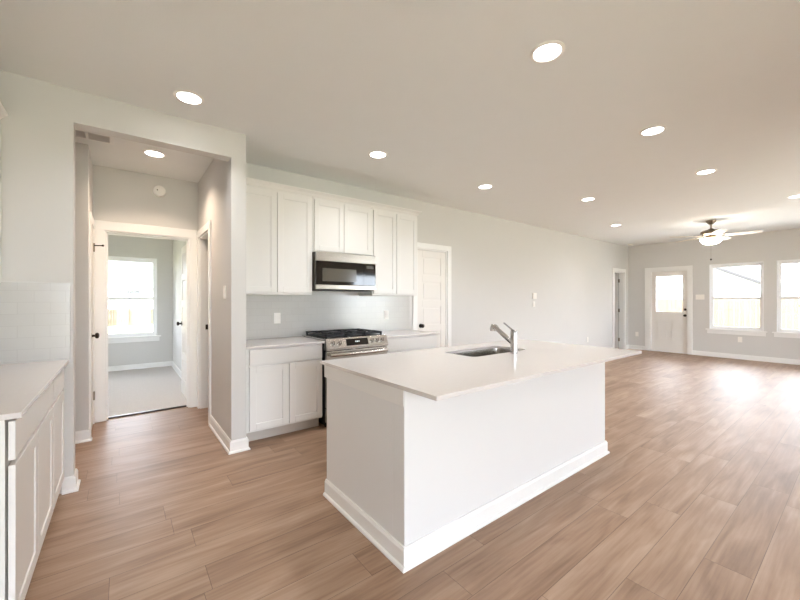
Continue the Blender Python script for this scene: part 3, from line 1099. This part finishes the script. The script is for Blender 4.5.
# worktop with sink cut-out
tx0, tx1, ty0, ty1 = 1.079, 3.378, 1.146, 2.302
sx0, sx1, sy0, sy1 = 2.035, 2.715, 1.765, 2.088
hole = rounded_rect(sx0, sx1, sy0, sy1, 0.05)
bm = bmesh.new()
outer = [bm.verts.new((x, y, ZC)) for x, y in ((tx0, ty0), (tx1, ty0), (tx1, ty1), (tx0, ty1))]
inner = [bm.verts.new((x, y, ZC)) for x, y in hole]
ed = [bm.edges.new((outer[i], outer[(i + 1) % 4])) for i in range(4)] + [bm.edges.new((inner[i], inner[(i + 1) % len(inner)])) for i in range(len(inner))]
bmesh.ops.triangle_fill(bm, edges=ed, use_beauty=True)
ext = bmesh.ops.extrude_face_region(bm, geom=bm.faces[:])
bmesh.ops.translate(bm, verts=[v for v in ext['geom'] if isinstance(v, bmesh.types.BMVert)], vec=(0, 0, -0.0213))
bmesh.ops.recalc_face_normals(bm, faces=bm.faces)
org = Vector(((tx0 + tx1) / 2, (ty0 + ty1) / 2, ZC - 0.0213))
bmesh.ops.translate(bm, verts=bm.verts, vec=-org)
me = bpy.data.meshes.new('island_countertop')
bm.to_mesh(me)
bm.free()
me.materials.append(M['quartz'])
o = bpy.data.objects.new('island_countertop', me)
o.location = org
C.objects.link(o)
bv = o.modifiers.new('bevel', 'BEVEL')
bv.width = 0.002
bv.segments = 2
bv.limit_method = 'ANGLE'
tag(o, 'pale quartz island worktop with an undermount sink and overhang', 'countertop')

# undermount sink
r = thing('kitchen_sink', 'stainless undermount sink set in the island worktop', 'sink', ((sx0 + sx1) / 2, (sy0 + sy1) / 2, 0.69))
vs, fs = [], []
zt = ZT - 0.0005
loops = [(-0.02, zt, 0.06), (0.004, zt, 0.05), (0.006, zt - 0.02, 0.05), (0.012, 0.71, 0.05), (0.03, 0.694, 0.045), (0.15, 0.690, 0.02)]
rings = []
mb = MB()
for e, z, rad in loops:
    rings.append([(x, y, z) for x, y in rounded_rect(sx0 - 0.004 + e, sx1 + 0.004 - e, sy0 - 0.004 + e, sy1 + 0.004 - e, max(rad, 0.01))])
out = [(-0.02, zt - 0.0015, 0.06), (0.002, zt - 0.0015, 0.052), (0.010, 0.708, 0.052), (0.03, 0.690, 0.045), (0.15, 0.6865, 0.02)]
outr = []
for e, z, rad in out:
    outr.append([(x, y, z) for x, y in rounded_rect(sx0 - 0.004 + e, sx1 + 0.004 - e, sy0 - 0.004 + e, sy1 + 0.004 - e, max(rad, 0.01))])
seq = list(reversed(outr)) + rings
n = len(rings[0])
for ring in seq:
    vs += ring
for k in range(len(seq) - 1):
    for i in range(n):
        j = (i + 1) % n
        fs.append((k * n + i, k * n + j, (k + 1) * n + j, (k + 1) * n + i))
fs.append(tuple(range(n)))
fs.append(tuple(range((len(seq) - 1) * n, len(seq) * n)))
mb.add(vs, fs, True)
mb.build('basin', M['steelsink'], r)
MB().lathe([(0, 0.0), (0.055, 0.0), (0.055, 0.003), (0.042, 0.004), (0.038, 0.001), (0, 0.0008)], ((sx0 + sx1) / 2, (sy0 + sy1) / 2, 0.6902), 28).build('drain', M['chrome'], r)

# faucet
fx, fy = 2.425, 1.700
r = thing('kitchen_faucet', 'chrome pull-out faucet standing at the island sink', 'faucet', (fx, fy, ZC))
MB().lathe([(0, 0), (0.031, 0), (0.031, 0.005), (0.0275, 0.009), (0.0265, 0.12), (0.0265, 0.172), (0.024, 0.178), (0, 0.179)], (fx, fy, ZC + 0.0003), 28).build('body', M['chrome'], r)
s0 = Vector((fx, fy + 0.018, ZC + 0.085))
s1 = Vector((fx - 0.004, fy + 0.178, ZC + 0.196))
dv = (s1 - s0).normalized()
MB().tube([s0, s0 + dv * 0.05, s0 + dv * 0.15, s1 - dv * 0.012], [0.0175, 0.0185, 0.0195, 0.0205], 16).build('spout', M['chrome'], r)
hd = s1 + Vector((0, 0.006, 0.002))
pts = [s1 - dv * 0.014, s1 - dv * 0.002, hd + Vector((0, 0.008, -0.002)), hd + Vector((-0.001, 0.013, -0.016)), hd + Vector((-0.002, 0.012, -0.036))]
MB().tube(pts, [0.021, 0.024, 0.0265, 0.0265, 0.023], 18).build('spray_head', M['chrome'], r)
l0 = Vector((fx, fy + 0.004, ZC + 0.176))
l1 = Vector((fx - 0.004, fy + 0.092, ZC + 0.233))
MB().tube([l0, l0 + (l1 - l0) * 0.25, l1], [0.009, 0.0065, 0.0055], 12).build('lever', M['chrome'], r)

# ------------------------------------------------------------------ outlets, switches, small wall items


def wall_plate(kind, axis, a, z, face, sgn, label, cat, gangs=1, group=None, w=0.072, h=0.118):
    loc = (a, face, z - h / 2) if axis == 'y' else (face, a, z - h / 2)
    r = thing(kind, label, cat, loc, group)
    W = w + 0.046 * (gangs - 1)
    MB().ab(axis, a - W / 2, a + W / 2, face, face + sgn * 0.006, z - h / 2, z + h / 2).build('cover_plate', M['plastic'], r, 0.002)
    for g in range(gangs):
        c = a + (g - (gangs - 1) / 2) * 0.046
        if kind == 'wall_outlet':
            for dz in (-0.020, 0.020):
                MB().ab(axis, c - 0.016, c + 0.016, face + sgn * 0.006, face + sgn * 0.0085, z + dz - 0.014, z + dz + 0.014).build('socket', M['plastic'], r, 0.001)
        else:
            MB().ab(axis, c - 0.016, c + 0.016, face + sgn * 0.006, face + sgn * 0.010, z - 0.032, z + 0.032).build('rocker', M['plastic'], r, 0.001)
    return r


TF = YK - 0.0112
wall_plate('wall_outlet', 'y', 1.355, 1.107, TF, -1, 'white outlet on the tile left of the range', 'outlet')
wall_plate('wall_outlet', 'y', 2.826, 1.105, TF, -1, 'white outlet on the tile right of the range', 'outlet')
wall_plate('light_switch', 'x', 3.575, 1.378, HO1 - 0.0002, -1, 'white light switch on the stub wall inside the hall opening', 'switch')
wall_plate('light_switch', 'y', 6.347, 1.227, YK - 0.0002, -1, 'white switch plate below the thermostat on the long wall', 'switch', h=0.105)
r = thing('thermostat', 'white square thermostat above a switch on the long wall', 'thermostat', (6.355, YK, 1.33))
MB().box(6.292, 6.418, YK - 0.022, YK - 0.0002, 1.33, 1.442).build('case', M['plastic'], r, 0.006)
MB().box(6.322, 6.388, YK - 0.0228, YK - 0.022, 1.372, 1.420).build('screen', M['trim'], r)
wall_plate('wall_outlet', 'y', 8.53, 0.39, YK - 0.0002, -1, 'low white outlet on the long wall beyond the island', 'outlet')
wall_plate('light_switch', 'x', 2.47, 1.376, XF - 0.0002, -1, 'white triple switch plate between back door and far window', 'switch', gangs=3)
wall_plate('wall_outlet', 'x', 3.79, 0.403, XF - 0.0002, -1, 'low white outlet between the far corner and the back door', 'outlet')
wall_plate('wall_outlet', 'x', 1.772, 0.432, XF - 0.0002, -1, 'low white outlet under the window beside the back door', 'outlet')

# smoke detector over the bedroom doorway
r = thing('smoke_detector', 'round white smoke detector high over the bedroom doorway', 'smoke detector', (0.345, YB, 2.51))
MB().lathe([(0, 0), (0.064, 0), (0.064, -0.014), (0.056, -0.030), (0.040, -0.036), (0, -0.037)], (0.345, YB - 0.0002, 2.572), 32, 'y').build('case', M['plastic'], r)
MB().cyl((0.322, YB - 0.0365, 2.578), (0.322, YB - 0.039, 2.578), 0.007, n=12).build('test_button', M['darkside'], r)

# ceiling detector in the far corner
r = thing('smoke_detector', 'small round white detector on the ceiling above the far open doorway', 'smoke detector', (10.42, 3.8, H))
MB().lathe([(0, -0.0003), (0.068, -0.0003), (0.068, -0.016), (0.058, -0.032), (0.040, -0.038), (0, -0.039)], (10.42, 3.8, H), 32).build('case', M['plastic'], r)
MB().cyl((10.40, 3.785, H - 0.0385), (10.40, 3.785, H - 0.041), 0.007, n=12).build('test_button', M['darkside'], r)

# ceiling vent in hall
r = thing('ceiling_vent', 'white louvred air vent on the hall ceiling', 'vent', (-0.24, 4.16, H - 0.012))
vx0, vx1, vy0, vy1 = -0.43, -0.06, 4.06, 4.27
mb = MB()
mb.box(vx0, vx0 + 0.03, vy0, vy1, H - 0.010, H - 0.0003).box(vx1 - 0.03, vx1, vy0, vy1, H - 0.010, H - 0.0003)
mb.box(vx0 + 0.03, vx1 - 0.03, vy0, vy0 + 0.03, H - 0.010, H - 0.0003).box(vx0 + 0.03, vx1 - 0.03, vy1 - 0.03, vy1, H - 0.010, H - 0.0003)
mb.box(-0.255, -0.235, vy0 + 0.03, vy1 - 0.03, H - 0.010, H - 0.0003)
mb.build('frame', M['trim'], r, 0.002)
MB().box(vx0 + 0.03, vx1 - 0.03, vy0 + 0.03, vy1 - 0.03, H - 0.003, H - 0.0004).build('backing', M['trim'], r)
mb = MB()
for i in range(10):
    y = vy0 + 0.036 + i * 0.0145
    mb.prism([(vx0 + 0.03, y, H - 0.009), (vx0 + 0.03, y + 0.010, H - 0.004), (vx0 + 0.03, y + 0.011, H - 0.005), (vx0 + 0.03, y + 0.001, H - 0.010)], (vx1 - vx0 - 0.06, 0, 0))
mb.build('louvre', M['trim'], r)

# ------------------------------------------------------------------ recessed ceiling lights
r0 = None
spots = [
    (1.962, 1.150, 'recessed ceiling light nearest the viewer, over the near island end'),
    (0.378, 2.960, 'recessed ceiling light in front of the hall opening'),
    (3.587, 1.136, 'recessed ceiling light over the far end of the island front'),
    (2.010, 2.980, 'recessed ceiling light in front of the microwave'),
    (3.660, 2.990, 'recessed ceiling light in front of the pantry door'),
    (5.205, 1.136, 'recessed ceiling light just beyond the island, on the window side'),
    (5.285, 2.470, 'recessed ceiling light just beyond the island, on the long wall side'),
    (7.435, 0.632, 'recessed ceiling light at the right picture edge, near the fan'),
    (7.547, 3.000, 'recessed ceiling light between the ceiling fan and the long wall'),
    (0.252, 4.300, 'recessed ceiling light inside the hall, before the smoke detector'),
    (7.435, -1.9, 'recessed ceiling light behind the viewer, by the glass doors'),
    (1.96, -0.7, 'added unseen recessed ceiling light just behind the viewer, nearest the left counter'),  # added fill lamp for the left cabinets and floor
    (3.59, -0.7, 'added unseen recessed ceiling light behind the viewer, in the middle of the room'),  # unseen lamp added to lift the floor brightness
]
for i, (x, y, lab) in enumerate(spots):
    if r0 is None:
        r0 = thing('recessed_light', lab, 'ceiling light', (x, y, H), 'recessed ceiling lights')
        MB().lathe([(0.074, -0.004), (0.078, -0.008), (0.090, -0.007), (0.096, -0.002), (0.096, -0.0003), (0.074, -0.0003), (0.074, -0.004)], (x, y, H), 40).build('trim_ring', M['plastic'], r0)
        MB().lathe([(0.0, -0.0035), (0.0735, -0.0035), (0.0735, -0.0008), (0.0, -0.0008)], (x, y, H), 40).build('lens', M['lens'], r0)
    else:
        dup(r0, (x, y, H), lab)
    lamp = bpy.data.lights.new('lamp_light', 'AREA')
    lamp.shape = 'DISK'
    lamp.size = 0.14
    lamp.spread = math.radians(125)
    lamp.energy = LAMP * (2.1 if 'inside the hall' in lab else 1.0)
    lamp.color = (1.0, 0.78, 0.60) if 'inside the hall' in lab else (0.98, 0.985, 1.0)
    lo = bpy.data.objects.new('lamp_light', lamp)
    C.objects.link(lo)
    lo.location = (x, y, H - 0.009)

# ------------------------------------------------------------------ ceiling fan
fx, fy = 8.489, 1.779
r = thing('ceiling_fan', 'five-blade ceiling fan with a glowing glass bowl in the living room', 'ceiling fan', (fx, fy, H))
MB().lathe([(0, -0.0003), (0.075, -0.0003), (0.072, -0.02), (0.045, -0.060), (0.022, -0.075), (0, -0.076)], (fx, fy, H), 32).build('canopy', M['nickel'], r)
MB().cyl((fx, fy, H - 0.16), (fx, fy, H - 0.07), 0.013, n=16).build('downrod', M['nickel'], r)
MB().lathe([(0, -0.145), (0.03, -0.147), (0.055, -0.165), (0.12, -0.178), (0.152, -0.205), (0.155, -0.250), (0.125, -0.272), (0.07, -0.285), (0.05, -0.30), (0, -0.301)], (fx, fy, H), 36).build('motor_housing', M['nickel'], r)
for k in range(5):
    az = math.radians(-82.5 + 72 * k)
    ca, sa = math.cos(az), math.sin(az)

    def bp(rr, tt, z):
        return (fx + ca * rr - sa * tt, fy + sa * rr + ca * tt, H - z)
    pitch = math.tan(math.radians(12))
    outline = [(0.20, -0.055), (0.30, -0.062), (0.50, -0.068), (0.62, -0.066), (0.655, -0.052), (0.668, -0.02), (0.668, 0.02), (0.655, 0.052), (0.62, 0.066), (0.50, 0.068), (0.30, 0.062), (0.20, 0.055)]
    top = [bp(a, b, 0.279 + b * pitch) for a, b in outline]
    MB().prism(top, (0, 0, -0.008)).build('blade', M['blade'], r, 0.001)
    ir = [bp(a, b, 0.276 + b * pitch) for a, b in ((0.10, -0.018), (0.19, -0.018), (0.22, -0.042), (0.27, -0.03), (0.28, 0.0), (0.27, 0.03), (0.22, 0.042), (0.19, 0.018), (0.10, 0.018))]
    MB().prism(ir, (0, 0, 0.006)).build('blade_iron', M['nickel'], r)
MB().lathe([(0, -0.295), (0.085, -0.298), (0.10, -0.315), (0.09, -0.328), (0, -0.33)], (fx, fy, H), 32).build('light_fitter', M['nickel'], r)
MB().lathe([(0, -0.331), (0.145, -0.331), (0.155, -0.343), (0.148, -0.372), (0.115, -0.408), (0.065, -0.429), (0, -0.436)], (fx, fy, H), 36).build('glass_bowl', M['bowl'], r)
MB().lathe([(0, -0.436), (0.012, -0.437), (0.010, -0.447), (0.004, -0.455), (0, -0.456)], (fx, fy, H), 16).build('finial', M['nickel'], r)
ch = MB().cyl((fx, fy, H - 0.69), (fx, fy, H - 0.455), 0.0016, n=8).build('pull_chain', M['nickel'], r)
MB().lathe([(0, 0.0), (0.012, 0.006), (0.014, 0.02), (0.008, 0.034), (0.0, 0.038)], (fx, fy, H - 0.725), 16).build('pull_knob', M['bronze'], ch)

# ------------------------------------------------------------------ outside
struct('ground', MB().box(-60, 70, -60, 90, -0.75, -0.45), M['ground'], 'pale dry lawn outside the windows', 'ground')


struct('bounce_patio', MB().box(10.99, 15.5, -4, 8.5, -0.449, -0.20), M['concrete'], 'added pale concrete slab bouncing sunlight in at the far windows', 'bounce_patio')  # unseen slab added as a sunlit reflector for the far ceiling


def fence(axis, n, a0, a1, z0, z1, label):
    loc = ((a0 + a1) / 2, n, z0) if axis == 'y' else (n, (a0 + a1) / 2, z0)
    r = thing('wooden_fence', label, 'fence', loc)
    mb = MB()
    a = a0
    while a < a1:
        mb.ab(axis, a, a + 0.135, n, n + 0.018, z0, z1 - random.uniform(0, 0.012))
        a += 0.14
    mb.build('board_panel', M['fence'], r)
    mb = MB()
    for z in (z0 + 0.3, z1 - 0.3):
        mb.ab(axis, a0, a1, n + 0.019, n + 0.057, z, z + 0.09)
    mb.build('rail', M['fence'], r)
    a = a0 + 0.4
    while a < a1:
        MB().ab(axis, a, a + 0.09, n + 0.058, n + 0.148, z0, z1 - 0.05).build('post', M['fence'], r)
        a += 2.4


fence('x', 17.0, -7, 14, -0.45, 1.36, 'pale wooden board fence outside the far windows')
fence('y', 31.0, -12, 6, -0.45, 0.72, 'tan wooden board fence outside the bedroom window')


def house(x0, x1, y0, y1, ze, zr, ridge, label):
    """simple neighbouring house: walls, gable roof along 'x' or 'y' with dark fascia, window"""
    r = thing('neighbour_house', label, 'house', ((x0 + x1) / 2, (y0 + y1) / 2, -0.45))
    MB().box(x0, x1, y0, y1, -0.45, ze).build('wall', M['siding'], r)
    if ridge == 'x':
        ym = (y0 + y1) / 2
        MB().prism([(x0, y0, ze), (x0, y1, ze), (x0, ym, zr)], (x1 - x0, 0, 0)).build('gable', M['siding'], r)
        for s, ya in ((-1, y0), (1, y1)):
            yo = ya + s * 0.4
            k = (zr - ze) / abs(ym - ya)
            zo = ze - 0.4 * k
            MB().prism([(x0 - 0.4, yo, zo + 0.02), (x0 - 0.4, ym, zr + 0.02), (x0 - 0.4, ym, zr + 0.2), (x0 - 0.4, yo, zo + 0.2)], (x1 - x0 + 0.8, 0, 0)).build('roof', M['roof'], r)
            MB().prism([(x0 - 0.44, yo, zo + 0.06), (x0 - 0.44, ym, zr + 0.06), (x0 - 0.44, ym, zr + 0.17), (x0 - 0.44, yo, zo + 0.17)], (0.03, 0, 0)).build('fascia', M['fascia'], r)
    else:
        xm = (x0 + x1) / 2
        MB().prism([(x0, y0, ze), (x1, y0, ze), (xm, y0, zr)], (0, y1 - y0, 0)).build('gable', M['siding'], r)
        for s, xa in ((-1, x0), (1, x1)):
            xo = xa + s * 0.4
            k = (zr - ze) / abs(xm - xa)
            zo = ze - 0.4 * k
            MB().prism([(xo, y0 - 0.4, zo + 0.02), (xm, y0 - 0.4, zr + 0.02), (xm, y0 - 0.4, zr + 0.2), (xo, y0 - 0.4, zo + 0.2)], (0, y1 - y0 + 0.8, 0)).build('roof', M['roof'], r)
    return r


house(22.6, 32.0, 2.7, 9.3, 1.82, 3.52, 'x', 'neighbouring house with a dark-edged gable roof beyond the far fence')
house(31.0, 40.0, -18.0, 0.6, 1.75, 3.8, 'y', 'low neighbouring house with a level eave, outside the window at the right picture edge')
h = house(-14, 9, 36.0, 44.0, 2.30, 4.6, 'x', 'neighbouring house with pale siding beyond the tan fence')
wf = MB().box(-0.3, 1.2, 35.96, 36.02, 1.72, 2.10).build('window', M['vinyl'], h)
for x0, x1 in ((-0.25, 0.43), (0.47, 1.15)):
    MB().box(x0, x1, 35.95, 35.965, 1.77, 2.05).build('pane', M['fascia'], wf)

for ob in bpy.data.objects:
    if '_org' in ob:
        del ob['_org']
